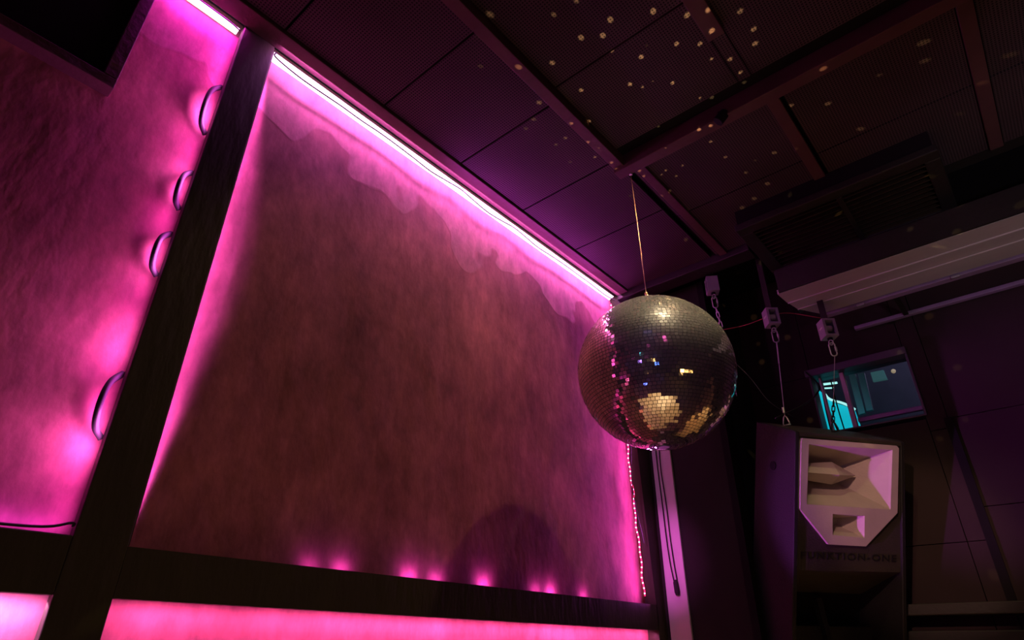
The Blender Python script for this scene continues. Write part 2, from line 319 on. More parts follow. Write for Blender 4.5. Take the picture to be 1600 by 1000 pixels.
# the room beyond the window
bm = NB(); bx(bm, -1.4, .6, 3.9, 3.95, .4, 2.6); bx(bm, -1.4, -1.35, 3.1, 3.9, .4, 2.6); bx(bm, .55, .6, 3.1, 3.9, .4, 2.6); bx(bm, -1.4, .6, 3.1, 3.95, 2.0, 2.05)
struct('wall_beyond', bm, 'haze', label='dim grey room seen through the window')

# ceiling : one structure of boards with open joints
bm = NB()
def board(x0, x1, y0, y1, z=1.6, gg=.0035): bx(bm, x0+gg, x1-gg, y0+gg, y1-gg, z, z+.012)
js = [-3.6, -2.9, -2.2, -1.5, -1.02, -.66, -.30, .06, .43, .798, 1.159, 1.522, 1.892, 2.345]
for a, b in zip(js, js[1:]): board(-1.276, -.83, a, b)
js2 = [-3.6, -2.8, -2.1, -1.4, -.7, -.05, .55, 1.13, 1.50]
for a, b in zip(js2, js2[1:]):
    for c, d in ((-.81, -.34), (-.30, .21), (.25, .9), (.9, 1.6), (1.6, 2.3), (2.3, 3.0)): board(c, d, a, b, 1.625)
for a, b in ((1.60, 1.97), (1.97, 2.345)):
    for c, d in ((-.81, -.79), (-.77, -.29), (-.25, .23), (.27, .9), (.9, 1.6), (1.6, 2.3), (2.3, 3.0)): board(c, d, a, b)
board(-.34, -.30, 1.28, 1.50, 1.625, 0)
w = obj('ceiling', bm, 'tile', origin=(0, 0, 0)); w['kind'] = 'structure'; w['label'] = 'dark ceiling of perforated acoustic boards with star-like light spots'
box_struct('trim_2', -1.5, 3.1, -3.7, 2.4, 1.64, 1.72, m='void', label='black void above the ceiling boards')
box_struct('trim_3', -1.5, 3.1, 2.4, 3.1, 1.76, 1.80, m='void', label='black ceiling behind the last beam')
for i, (a, lb) in enumerate([((-1.34, -1.276, -3.6, 2.345, 1.588, 1.64), 'maroon board running along the wall above the glowing panels'),
         ((-.85, -.81, -3.6, 1.555, 1.588, 1.64), 'maroon ceiling batten left of the recessed boards'),
         ((-.79, -.755, 1.60, 2.345, 1.588, 1.61), 'maroon ceiling batten running from the ball wire to the back beam'),
         ((-.345, -.295, -3.6, 1.28, 1.60, 1.64), 'brownish batten crossing the recessed ceiling boards'),
         ((-.30, -.26, 1.60, 2.15, 1.59, 1.61), 'thin ceiling batten in front of the black vent'),
         ((.23, .27, 1.60, 2.345, 1.59, 1.61), 'thin ceiling batten near the right edge')]):
    box_struct('trim_%d' % (i+4), *a, m='batten', bev=.002, label=lb)
box_struct('trim_10', -.855, 3.0, 1.552, 1.60, 1.575, 1.64, m='batten', bev=.003, label='maroon cross batten from which the mirror ball hangs')
box_struct('trim_11', -1.34, -.66, 2.345, 2.43, 1.565, 1.76, m='black', bev=.004, label='dark beam closing the tiled ceiling at the back')
box_struct('trim_12', -.66, 3.0, 2.345, 2.40, 1.60, 1.76, m='black', label='black edge board behind the vent')

# frame of black beams in front of the left wall
box_struct('trim_13', -1.365, -1.34, .344, .438, -1.5, 1.6, m='beam', bev=.002, label='tall black upright beam between two glowing panels')
bm = NB()
hexa(bm, [(-1.365, .438, .077), (-1.34, .438, .077), (-1.34, .438, .1665), (-1.365, .438, .1665)], [(-1.365, 2.45, .074), (-1.34, 2.45, .074), (-1.34, 2.45, .1665), (-1.365, 2.45, .1665)])
struct('trim_14', bm, 'beam', label='long black rail under the big glowing panel')
box_struct('trim_15', -1.365, -1.34, -3.6, .344, .077, .175, m='beam', bev=.002, label='black rail under the left glowing panel')
bm = NB()
hexa(bm, [(-1.39, 2.443, -1.5), (-1.34, 2.443, -1.5), (-1.34, 2.56, -1.5), (-1.39, 2.56, -1.5)], [(-1.39, 2.443, .17), (-1.34, 2.443, .17), (-1.34, 2.56, .17), (-1.39, 2.56, .17)])
hexa(bm, [(-1.39, 2.443, .17), (-1.34, 2.443, .17), (-1.34, 2.56, .17), (-1.39, 2.56, .17)], [(-1.39, 2.357, 1.6), (-1.34, 2.357, 1.6), (-1.34, 2.56, 1.6), (-1.39, 2.56, 1.6)])
struct('trim_16', bm, 'beam', label='black end post at the right of the big glowing panel')
bm = NB()                                      # added hidden fin, bowed to shape the edge of the left strip's glow
n = 24
for i in range(n):
    z0 = .17 + (1.6-.17)*i/n; z1 = .17 + (1.6-.17)*(i+1)/n
    d = lambda z: -1.386 + .0132*math.sin(math.pi*min(1, max(0, (z-.17)/1.43)))**.6
    hexa(bm, [(d(z0), .440, z0), (-1.36, .440, z0), (-1.36, .446, z0), (d(z0), .446, z0)], [(d(z1), .440, z1), (-1.36, .440, z1), (-1.36, .446, z1), (d(z1), .446, z1)])
struct('trim_17', bm, 'beam', label='added unseen fin behind the upright beam, cutting off the strip glow')
# white post + brown pillar
bm = NB(); bx(bm, -1.32, -1.228, 2.50, 2.514, -1.5, 1.22, .003)
hexa_o = struct('trim_18', bm, 'white', label='white painted post glowing pink beside the big panel')
box_struct('trim_19', -1.34, -.985, 2.515, 3.0, -1.5, 1.6, m='brownboard', label='dark brown boarded pillar right of the white post')
box_struct('trim_20', -.985, -.955, 2.505, 2.60, -1.5, 1.6, m='void', label='black corner strip of the brown pillar')
box_struct('trim_21', -.225, -.195, 2.985, 3.0, .14, .86, m='void', label='black vertical strip on the back wall')
box_struct('trim_22', -.60, 3.0, 2.90, 3.0, .125, .165, m='black', bev=.004, label='dark ledge along the back wall')
box_struct('trim_23', -.60, 3.0, 2.92, 3.0, .02, .075, m='black', bev=.004, label='lower dark ledge along the back wall')

# dark hatch at the upper left
h = thing('wall_hatch', 'black square hatch in a thin dark frame at the upper left of the wall', 'hatch', (-1.40, -.25, 1.14))
bm = NB(); bx(bm, -1.39, -1.362, -.72, .098, 1.17, 1.585); obj('hatch_panel', bm, 'void', h)
bm = NB(); bx(bm, -1.39, -1.35, -.75, .128, 1.142, 1.170, .002); bx(bm, -1.39, -1.35, .098, .128, 1.171, 1.587, .002); bx(bm, -1.39, -1.35, -.75, -.72, 1.171, 1.587, .002)
obj('hatch_frame', bm, 'batten', h)

# ------------------------------------------------------------------ LED strips and their leads
def led_strip(pts, label, facing, mtape='tape', mled='ledw', pitch=.018, w=.009, group=None, glow=None):
    """flexible tape with a row of diodes; facing = outward direction of the diodes"""
    pts = [Vector(p) for p in pts]; f = Vector(facing).normalized()
    t = thing('led_strip', label, 'led strip', pts[0], group)
    bm = NB(); P = pts
    for a, b in zip(P, P[1:]):
        d = (b-a).normalized(); s = d.cross(f).normalized()*w/2; k = f*.0015
        hexa(bm, [a-s-k, a+s-k, a+s, a-s], [b-s-k, b+s-k, b+s, b-s])
    obj('tape', bm, mtape, t)
    bm = NB(); tot = 0
    for a, b in zip(P, P[1:]):
        L = (b-a).length; d = (b-a)/L; s = d.cross(f).normalized(); nn = int(L/pitch)
        for i in range(nn):
            c = a + d*(i+.5)*L/nn + f*.001; e = .0026
            hexa(bm, [c-d*e-s*e, c+d*e-s*e, c+d*e+s*e, c-d*e+s*e], [c-d*e-s*e+f*.0018, c+d*e-s*e+f*.0018, c+d*e+s*e+f*.0018, c-d*e+s*e+f*.0018])
    obj('diodes', bm, mled, t)
    return t
led_strip([(-1.374, .445, 1.587), (-1.374, .9, 1.587), (-1.374, 1.4, 1.587), (-1.374, 2.345, 1.587)], 'pink-white led strip along the top edge of the big panel', (.35, 0, -1), mtape='ledw', pitch=.02, w=.030)
zz = [1.56-.02*i for i in range(69)]
led_strip([(-1.382+.005*math.sin(i*.9)*math.sin(i*.37), 2.353+.0845*(1.56-z)/1.39-.004, z) for i, z in enumerate(zz)], 'rose led strip hanging down the right edge of the big panel', (.3, -1, 0), mtape='ledr', mled='ledw', pitch=.02, w=.006)
led_strip([(-1.374, .12, 1.587), (-1.374, .338, 1.587)], 'short pink-white led strip at the top of the left panel', (.35, 0, -1), mtape='ledw', w=.022)
def cable(pts, r, label, m='cable', cat='cable', name='cable', n=8, group=None):
    bm = NB(); tube(bm, smooth_path(pts, n), r, 6); return tag(obj(name, bm, m, smooth=True), label, cat, group)
pts = []
for i in range(25):
    yv = .45 + i*(2.33-.45)/24; pts.append((-1.345, yv, 1.560 - .012*abs(math.sin(i*.65)) - .004*math.sin(i*1.7)))
cable([(-1.343, .447, 1.577)]+pts, .0024, 'thin black lead sagging below the top led strip of the big panel')
cable([(-1.345, 2.372, .93), (-1.345, 2.365, .85), (-1.345, 2.350, .74), (-1.345, 2.342, .64), (-1.345, 2.362, .52), (-1.345, 2.388, .44), (-1.345, 2.396, .40)], .0022, 'dark lead looping beside the right led strip, below the mirror ball')
cable([(-1.343, 2.352, 1.57), (-1.33, 2.36, 1.53), (-1.33, 2.366, 1.47), (-1.343, 2.37, 1.40)], .003, 'dark lead at the top right corner of the big panel')
cable([(-1.343, -.6, .183), (-1.343, -.2, .181), (-1.343, .1, .179), (-1.343, .28, .182), (-1.343, .335, .195), (-1.345, .340, .19)], .0025, 'dark lead lying on the rail below the left panel')
cable([(-1.342, .10, 1.572), (-1.342, .2, 1.568), (-1.342, .3, 1.566), (-1.342, .335, 1.56)], .002, 'thin black lead under the short led strip of the left panel')
# loops of slack lead behind the upright beam
for i, (z0, z1, dy) in enumerate([(1.36, 1.18, .07), (1.05, .93, .055), (.86, .74, .06), (.50, .36, .065)]):
    zc = (z0+z1)/2
    cable([(-1.375, .345, z0), (-1.368, .345-dy*.3, z0-.2*(z0-z1)), (-1.362, .345-dy*.4, zc), (-1.368, .345-dy*.3, z1+.15*(z0-z1)), (-1.375, .345, z1)], .007,
          ['slack dark lead looping out from behind the upright beam, topmost loop', 'slack dark lead looping out from the upright beam, second loop from the top',
           'slack dark lead looping out from the upright beam, third loop from the top', 'slack dark lead looping out from the upright beam, lowest loop'][i])

# ------------------------------------------------------------------ mirror ball
BC = Vector((-.803, 1.60, .765)); R = .240
ball = thing('mirror_ball', 'large mirror ball hanging on a wire in front of the glowing wall', 'mirror ball', BC - Vector((0, 0, R)))
bm = NB(); bmesh.ops.create_uvsphere(bm, u_segments=96, v_segments=64, radius=R-.0016); bmesh.ops.translate(bm, verts=bm.verts, vec=BC)
obj('core', bm, 'grout', ball, smooth=True)
bm = NB(); step = .0105/R; rows = int(math.pi/step)
for i in range(2, rows-1):
    ph = -math.pi/2 + (i+.5)*math.pi/rows; ncol = max(6, int(2*math.pi*math.cos(ph)/(step*1.16))); off = random.random()
    for j in range(ncol):
        th = 2*math.pi*(j+off)/ncol
        nv = Vector((math.cos(ph)*math.cos(th), math.cos(ph)*math.sin(th), math.sin(ph)))
        e = Vector((-math.sin(th), math.cos(th), 0)); u = nv.cross(e)
        jx, jy = random.gauss(0, .028), random.gauss(0, .028)
        nn2 = (nv + e*jx + u*jy).normalized(); e2 = (e - nn2*e.dot(nn2)).normalized(); u2 = nn2.cross(e2)
        hw = .5*R*(2*math.pi*math.cos(ph)/ncol) - .0007; hh = .5*R*(math.pi/rows) - .0007
        c = BC + nv*R
        q = [c - e2*hw - u2*hh, c + e2*hw - u2*hh, c + e2*hw + u2*hh, c - e2*hw + u2*hh]
        qb = [p - nv*.0018 for p in q]
        a = [bm.verts.new(p) for p in q]; b = [bm.verts.new(p) for p in qb]
        bm.faces.new(a)
        for k in range(4): bm.faces.new((b[k], b[(k+1) % 4], a[(k+1) % 4], a[k]))
obj('mirror_tiles', bm, 'mirror', ball)
bm = NB(); lathe(bm, BC, [(.001, R+.006), (.020, R+.005), (.024, R-.001), (.024, R-.006)][::-1], 32); obj('top_cap', bm, 'brass', ball, smooth=False)
bm = NB(); lathe(bm, BC, [(.016, -R-.001), (.016, -R+.004)], 24); obj('bottom_plug', bm, 'steel', ball)
bm = NB(); c = BC + Vector((-.0, 0, R+.02)); tube(bm, [c + Vector((math.cos(a)*.007, 0, math.sin(a)*.016)) for a in [2*math.pi*k/16 for k in range(16)]], .0017, 6, True); obj('hanging_ring', bm, 'brass', ball, smooth=True)
wr = thing('hanging_wire', 'thin brass-coloured wire from the ceiling batten to the mirror ball', 'wire', (-.803, 1.60, 1.03))
bm = NB(); tube(bm, [(-.803, 1.60, BC.z+R+.045), (-.806, 1.60, 1.3), (-.809, 1.598, 1.577)], .0012, 6); obj('wire', bm, 'brass', wr)
bm = NB(); bmesh.ops.create_uvsphere(bm, u_segments=16, v_segments=10, radius=.0055); bmesh.ops.translate(bm, verts=bm.verts, vec=(-.803, 1.60, BC.z+R+.045)); obj('crimp', bm, 'brass', wr, smooth=True)
bm = NB(); tube(bm, [Vector((-.803+math.cos(a)*.005, 1.60, BC.z+R+.034+math.sin(a)*.011)) for a in [2*math.pi*k/14 for k in range(14)]], .0013, 6, True); obj('snap_hook', bm, 'brass', wr, smooth=True)
bm = NB(); lathe(bm, (-.809, 1.598, 1.572), [(.006, 0), (.006, .006)], 12); obj('ceiling_eye', bm, 'steel', wr)

# added patterned point light, standing in for the star spots the ball throws
gl = light('star_spot_stand_in', 'POINT', BC + Vector((.14, -.10, R+.02)), 20, (1.0, .66, .24), shadow_soft_size=0)
d = gl.data; d.use_nodes = True; nt = d.node_tree; N = nt.nodes.new; L = nt.links.new
em = nt.nodes['Emission']; tc = N('ShaderNodeTexCoord')
vm = N('ShaderNodeVectorMath'); vm.operation = 'SCALE'; vm.inputs['Scale'].default_value = 13.0; L(tc.outputs['Normal'], vm.inputs[0])
vo = N('ShaderNodeTexVoronoi'); vo.inputs['Scale'].default_value = 1; vo.inputs['Randomness'].default_value = .55; L(vm.outputs[0], vo.inputs['Vector'])
mr = N('ShaderNodeMapRange'); mr.inputs[1].default_value = .17; mr.inputs[2].default_value = .10; L(vo.outputs['Distance'], mr.inputs[0])
dt = N('ShaderNodeVectorMath'); dt.operation = 'DOT_PRODUCT'; dt.inputs[1].default_value = Vector((.22, -.45, .86)).normalized(); L(tc.outputs['Normal'], dt.inputs[0])
m2 = N('ShaderNodeMapRange'); m2.inputs[1].default_value = .55; m2.inputs[2].default_value = 1.0; m2.inputs[3].default_value = .3; m2.inputs[4].default_value = 1; L(dt.outputs['Value'], m2.inputs[0])
mu = N('ShaderNodeMath'); mu.operation = 'MULTIPLY'; L(mr.outputs[0], mu.inputs[0]); L(m2.outputs[0], mu.inputs[1])
sx_ = N('ShaderNodeSeparateXYZ'); L(tc.outputs['Normal'], sx_.inputs[0])
mx_ = N('ShaderNodeMapRange'); mx_.inputs[1].default_value = -.55; mx_.inputs[2].default_value = -.15; L(sx_.outputs[0], mx_.inputs[0])
mw_ = N('ShaderNodeMath'); mw_.operation = 'MULTIPLY'; L(mu.outputs[0], mw_.inputs[0]); L(mx_.outputs[0], mw_.inputs[1])
mv = N('ShaderNodeMath'); mv.operation = 'MULTIPLY'; mv.inputs[1].default_value = 3.6; L(mw_.outputs[0], mv.inputs[0]); L(mv.outputs[0], em.inputs['Strength'])

# pin spot housing
ax = Vector((-.94, -.20, -.96)).normalized(); back = LP - ax*.004
ps = thing('pin_spot', 'small black pin spot under the ceiling right of the ball wire', 'lamp', LP)
bm = NB(); tube(bm, [back-ax*.045, back-ax*.04, back, back+ax*.0], [.012, .017, .018, .018], 16); obj('housing', bm, 'void', ps)
bm = NB(); bx(bm, LP.x+.01, LP.x+.03, LP.y-.004, LP.y+.004, LP.z+.02, 1.60); obj('bracket', bm, 'void', ps)

# ------------------------------------------------------------------ loudspeaker, in its own tilted frame: x width, y up, z outward
SW = Vector((.5663, .8242, 0)); SU = Vector((.2779, -.191, .9414)); SN = SW.cross(SU).normalized(); SU = SN.cross(SW)
SO = Vector((-.629, 2.3483, .7187))
SM = Matrix.Translation(SO) @ Matrix((SW, SU, SN)).transposed().to_4x4()
SP = thing('loudspeaker', 'tall black horn loudspeaker with a pale octagonal front, hung tilted before the window', 'loudspeaker', None, mw=SM)
W = .470; D = .235; HB = -1.02
def tri_prism(bm, poly, z0, z1): hexa(bm, [(x, y, z0) for x, y in poly], [(x, y, z1) for x, y in poly])
def side(x0, x1):
    bm = NB(); prof = [(0, .006), (-.02, .012), (-D, .036), (-D, -.72), (-.13, -.86), (-.10, HB), (0, HB)]
    hexa(bm, [(x0, y, z) for z, y in prof], [(x1, y, z) for z, y in prof])
    bmesh.ops.bevel(bm, geom=[e for e in bm.edges], offset=.0025, segments=1, affect='EDGES'); return bm
obj('side_panel', side(-.012, .006), 'cab', SP); obj('side_panel', side(W-.006, W+.012), 'cab', SP)
bm = NB(); hexa(bm, [(.006, .006, 0), (.006, .036, -D), (.006, .020, -D), (.006, -.010, 0)], [(W-.006, .006, 0), (W-.006, .036, -D), (W-.006, .020, -D), (W-.006, -.010, 0)]); obj('top_panel', bm, 'cabbase', SP)
bm = NB(); bx(bm, .006, W-.006, -.72, .02, -D, -D+.015); bx(bm, .006, W-.006, -.86, -.72, -D+.07, -D+.09); obj('back_panel', bm, 'cab', SP)
bm = NB(); bx(bm, .20, .23, .0, .0, 0, 0) if False else lathe(bm, (0, 0, 0), [(.017, -.0), (.017, .004)], 20)
bmesh.ops.rotate(bm, verts=bm.verts, matrix=Matrix.Rotation(math.radians(-90), 3, 'Y')); bmesh.ops.translate(bm, verts=bm.verts, vec=(-.0125, -.13, -.12)); obj('side_socket', bm, 'void', SP)
# grey front board around the waveguide plate (outline with an opening)
def ring_faces(bm, outer, inner, z0, z1):
    """outer, inner: equal-length loops"""
    n = len(outer)
    for z, rev in ((z1, False), (z0, True)):
        a = [bm.verts.new((x, y, z)) for x, y in outer]; b = [bm.verts.new((x, y, z)) for x, y in inner]
        for i in range(n):
            f = (a[i], a[(i+1) % n], b[(i+1) % n], b[i]); bm.faces.new(f[::-1] if rev else f)
        if not rev: A1, B1 = a, b
        else: A0, B0 = a, b
    for i in range(n):
        j = (i+1) % n; bm.faces.new((A0[i], A0[j], A1[j], A1[i])); bm.faces.new((B0[j], B0[i], B1[i], B1[j]))
plate = [(.016, -.016), (.440, -.010), (.450, -.020), (.440, -.262), (.296, -.391), (.134, -.391), (.010, -.272), (.012, -.028)]
outer = [(.006, -.008), (W-.006, -.004), (W-.006, -.05), (W-.006, -.30), (W-.006, -.480), (.006, -.488), (.006, -.30), (.006, -.05)]
bm = NB(); ring_faces(bm, outer, [(x, y) for x, y in plate], -.030, -.008)
hexa(bm, [(.006, -.488, -.008), (W-.006, -.480, -.008), (W-.006, -.60, -.20), (.006, -.60, -.20)], [(.006, -.492, -.022), (W-.006, -.484, -.022), (W-.006, -.612, -.20), (.006, -.612, -.20)])
obj('front_board', bm, 'cabbase', SP)
# bass horn cavity
bm = NB(); hexa(bm, [(.22, -.62, -.19), (.245, -.62, -.19), (.245, -.62, -.16), (.22, -.62, -.16)], [(.25, HB, -.03), (.262, HB, -.03), (.262, HB, -.01), (.25, HB, -.01)]); obj('bass_horn_divider', bm, 'cab', SP)
bm = NB(); bx(bm, .006, W-.006, HB, -.60, -.225, -.205); obj('bass_horn_back', bm, 'void', SP)
# waveguide plate: frame pieces round two flared mouths
z1 = .004; z0 = -.012
m1 = [(.044, -.036), (.420, -.028), (.408, -.252), (.038, -.254)]       # big mouth TL TR BR BL
m2_ = [(.150, -.282), (.291, -.281), (.289, -.361), (.150, -.357)]      # small mouth
bm = NB()
def face3(*p): bm.faces.new([bm.verts.new((x, y, z)) for x, y, z in p])
def flat(*p): face3(*[(x, y, z1) for x, y in p])
TL, TR0, TR1, R1, BR, BL, L1, L0 = plate
flat(TL, L0, m1[0]); flat(TL, m1[0], m1[1], TR0); flat(TR0, m1[1], TR1); flat(TR1, m1[1], m1[2], R1); flat(L0, L1, m1[3], m1[0])
flat(m1[3], L1, m2_[0]); flat(m1[3], m2_[0], m2_[1], m1[2]); flat(m1[2], m2_[1], R1); flat(L1, BL, m2_[3], m2_[0]); flat(BL, BR, m2_[2], m2_[3]); flat(R1, m2_[1], m2_[2], BR)
for i in range(8):
    a, b = plate[i], plate[(i+1) % 8]; face3((*a, z1), (*a, z0), (*b, z0), (*b, z1))
bmesh.ops.remove_doubles(bm, verts=bm.verts, dist=1e-5)
obj('waveguide_plate', bm, 'plate', SP)
def horn(name, mouth, throat, depth, lip):
    """flared mouth: short straight lip then planes to the throat"""
    global bm
    bm = NB(); q = [(x, y, z1) for x, y in mouth]; p = [(x*.97+.03*sum(a for a, _ in mouth)/4, y*.97+.03*sum(b for _, b in mouth)/4, z1-lip) for x, y in mouth]; t = [(x, y, z1-depth) for x, y in throat]
    for A, B in ((q, p), (p, t)):
        for i in range(4): j = (i+1) % 4; face3(A[i], A[j], B[j], B[i])
    face3(*t); bmesh.ops.remove_doubles(bm, verts=bm.verts, dist=1e-5)
    return obj(name, bm, 'plate', SP)
horn('midrange_horn', m1, [(.17, -.125), (.275, -.125), (.275, -.165), (.17, -.165)], .155, .008)
horn('treble_horn', m2_, [(.195, -.305), (.235, -.305), (.235, -.33), (.195, -.33)], .075, .003)
# wedge shaped phase plug across the big horn
bm = NB()
A = [(.055, -.110, -.045), (.055, -.140, -.012), (.055, -.170, -.045), (.055, -.140, -.12)]; B = [(.20, -.095, -.06), (.20, -.140, -.018), (.20, -.180, -.06), (.20, -.140, -.13)]
tip = (.325, -.140, -.075)
a = [bm.verts.new(p) for p in A]; b = [bm.verts.new(p) for p in B]; t = bm.verts.new(tip)
bm.faces.new(a)
for i in range(4): j = (i+1) % 4; bm.faces.new((a[i], a[j], b[j], b[i])); bm.faces.new((b[i], b[j], t))
obj('phase_plug', bm, 'plate', SP)
# raised maker's lettering along the front board
cu = bpy.data.curves.new('lettering', 'FONT'); cu.body = 'FUNKTION-ONE'; cu.size = .040; cu.extrude = .0012; cu.space_character = 1.22; cu.offset = .0006
to = bpy.data.objects.new('lettering', cu); COL.objects.link(to)
dg = bpy.context.evaluated_depsgraph_get(); me = bpy.data.meshes.new_from_object(to.evaluated_get(dg)); bpy.data.objects.remove(to)
xsv = [v.co.x for v in me.vertices]; kx = .418/(max(xsv)-min(xsv)); x0 = min(xsv)
for v in me.vertices: v.co = Vector(((v.co.x-x0)*kx+.025, v.co.y*.85-.447+.012*(v.co.x-x0)*kx, v.co.z-.0070))
me.materials.clear(); me.materials.append(M['letter']); lt = bpy.data.objects.new('lettering', me); COL.objects.link(lt); lt.parent = SP; lt['label'] = 'dark raised capitals FUNKTION-ONE'

# ------------------------------------------------------------------ rigging boxes, quick links, safety wires
def rig_box(c, yaw, slot_label, sx=.052, sy=.052, sz=.078):
    """small steel pulley housing; c = centre; one open window with a roller inside"""
    rot = Matrix.Rotation(yaw, 4, 'Z'); mw = Matrix.Translation(Vector(c) - Vector((0, 0, sz/2))) @ rot
    t = thing('rigging_box', slot_label, 'rigging box', None, 'rigging boxes under the dark ceiling', mw=mw)
    bm = NB(); h = .004; X2, Y2 = sx/2, sy/2
    bx(bm, -X2, -X2+h, -Y2, Y2, 0, sz); bx(bm, X2-h, X2, -Y2, Y2, 0, sz); bx(bm, -X2+h, X2-h, Y2-h, Y2, 0, sz)
    bx(bm, -X2+h, X2-h, -Y2, Y2-h, sz-.008, sz); bx(bm, -X2+h, X2-h, -Y2, Y2-h, 0, .008)
    bx(bm, -X2+h, -X2+.010, -Y2, -Y2+h, .008, sz-.008); bx(bm, X2-.010, X2-h, -Y2, -Y2+h, .008, sz-.008)
    obj('housing', bm, 'zinc', t)
    bm = NB(); tube(bm, [(-X2+.010, 0, sz*.55), (X2-.010, 0, sz*.55)], .013, 16); obj('roller', bm, 'roller', t, smooth=True)
    bm = NB(); lathe(bm, (0, 0, 0), [(.010, -.008), (.010, .0)], 16); obj('collar', bm, 'void', t)
    bm = NB(); bx(bm, -X2-.0008, -X2, -.012, .012, sz*.5, sz*.58); obj('sticker', bm, 'roller', t)
    return t
def link_at(top, label, length=.058, wid=.022, yaw=.4):
    t = Vector(top); bm = NB(); pts = []
    cx = math.cos(yaw)
    for k in range(28):
        a = 2*math.pi*k/28; x = math.cos(a)*wid/2; z = math.sin(a)*wid/2 + (length-wid)/2*(1 if math.sin(a) > 0 else -1)
        pts.append((t.x+x*cx, t.y+x*math.sin(yaw), t.z-length/2+z))
    tube(bm, pts, .0026, 8, True)
    L1 = thing('quick_link', label, 'quick link', (t.x, t.y, t.z-length), 'quick links under the rigging boxes')
    obj('link', bm, 'steel', L1, smooth=True)
    bm = NB(); xx = wid/2; tube(bm, [(t.x+xx*cx, t.y+xx*math.sin(yaw), t.z-length/2-.009), (t.x+xx*cx, t.y+xx*math.sin(yaw), t.z-length/2+.009)], .0048, 6); obj('screw_sleeve', bm, 'steel', L1)
    return L1
def eye(top, label, r=.008):
    t = Vector(top); bm = NB(); tube(bm, [(t.x+math.cos(a)*r, t.y, t.z-r-.004+math.sin(a)*r*1.4) for a in [2*math.pi*k/16 for k in range(16)]], .0024, 6, True)
    return tag(obj('eye_bolt', bm, 'steel', smooth=True), label, 'eye bolt')
BX = [((-.8847, 2.44, 1.512), -1.0, 'rigging box above the mirror ball, highest of the three small steel boxes'),
      ((-.6726, 2.4983, 1.288), .70, 'pink-lit rigging box above the left end of the loudspeaker'),
      ((-.4677, 2.4983, 1.1615), .70, 'rigging box in front of the window, above the middle of the loudspeaker')]
for c, yw, lb in BX: rig_box(c, yw, lb)
names = ['above the mirror ball', 'above the left end of the loudspeaker', 'in front of the window']
ends = []
for (c, yw, lb), nm in zip(BX, names):
    zb = c[2]-.039-.008
    eye((c[0], c[1], zb), 'small steel eye under the rigging box '+nm)
    link_at((c[0], c[1], zb-.014), 'oval steel quick link hanging under the rigging box '+nm)
    ends.append(Vector((c[0], c[1], zb-.014-.058)))
# supports that hold the boxes up
ZDU = 1.298
for (c, yw, lb), nm in zip(BX, names):
    bm = NB(); bx(bm, c[0]-.012, c[0]+.012, c[1]-.004, c[1]+.004, c[2]+.039, ZDU if c[0] > -.55 else 1.76 if c[1] > 2.44 else 1.565, .001)
    tag(obj('hanger_bar', bm, 'black'), 'dark flat bar holding the rigging box '+nm, 'bracket')
A1 = SM @ Vector((.075, .030, -.16)); A2 = SM @ Vector((.270, .024, -.12))
def shackle(p, label, m='steel'):
    bm = NB(); tube(bm, [(p.x-.011, p.y, p.z), (p.x-.012, p.y, p.z+.012), (p.x-.006, p.y, p.z+.034), (p.x, p.y, p.z+.042), (p.x+.006, p.y, p.z+.034), (p.x+.012, p.y, p.z+.012), (p.x+.011, p.y, p.z)], .0030, 8)
    tube(bm, [(p.x-.016, p.y, p.z+.003), (p.x+.016, p.y, p.z+.003)], .0032, 8)
    return tag(obj('shackle', bm, m, smooth=True), label, 'shackle')
shackle(A1, 'bright steel shackle on the left of the loudspeaker top'); shackle(A2, 'dark shackle on the loudspeaker top before the cyan pane', 'cable')
def wire(a, b, label, r=.0016, m='steel', sag=0):
    a = Vector(a); b = Vector(b); bm = NB(); mid = (a+b)/2 - Vector((0, 0, sag))
    tube(bm, smooth_path([a, mid, b], 8), r, 6); return tag(obj('suspension_wire', bm, m, smooth=True), label, 'wire')
w1 = thing('suspension_wire', 'steel wire from the left quick link down to the loudspeaker', 'wire', ends[1])
bm = NB(); tube(bm, [ends[1], ends[1].lerp(A1+Vector((0, 0, .042)), 1)], .0014, 6); obj('wire', bm, 'steel', w1)
q = A1+Vector((0, 0, .042)); bm = NB(); tube(bm, [q+Vector((0, 0, .012)), q+Vector((0, 0, .035))], .0055, 8); obj('ferrule', bm, 'steel', w1)
bm = NB(); tube(bm, [ends[1], ends[1].lerp(q, .3)], .003, 6); obj('sleeve', bm, 'steel', w1)
w2 = thing('suspension_wire', 'wire and dark chain from the right quick link down across the cyan pane', 'wire', ends[2])
q2 = A2+Vector((0, 0, .042)); mid = ends[2].lerp(q2, .68)
bm = NB(); tube(bm, [ends[2], mid], .0014, 6); obj('wire', bm, 'steel', w2)
def chain(bm, a, b, n, r=.0022, wid=.011):
    d = (b-a)/n; ln = d.length*1.25; ax = d.normalized(); s = ax.cross(Vector((0, 1, 0))).normalized(); t = ax.cross(s)
    for i in range(n):
        c = a + d*(i+.5); k = s if i % 2 else t
        tube(bm, [c + k*math.cos(q)*wid/2 + ax*(math.sin(q)*wid/2 + (1 if math.sin(q) > 0 else -1)*(ln-wid)/2) for q in [2*math.pi*j/14 for j in range(14)]], r, 6, True)
bm = NB(); chain(bm, mid, q2, 4); obj('chain', bm, 'cable', w2)
w3 = thing('suspension_chain', 'steel chain below the highest rigging box, going behind the mirror ball', 'chain', ends[0])
bm = NB(); chain(bm, ends[0], ends[0]+Vector((0, .06, -.20)), 9, .002, .012); obj('chain', bm, 'steel', w3)
bm = NB(); tube(bm, [ends[0]+Vector((0, .06, -.20)), Vector((ends[0].x-.02, 2.56, 1.0))], .002, 6); obj('wire', bm, 'steel', w3)
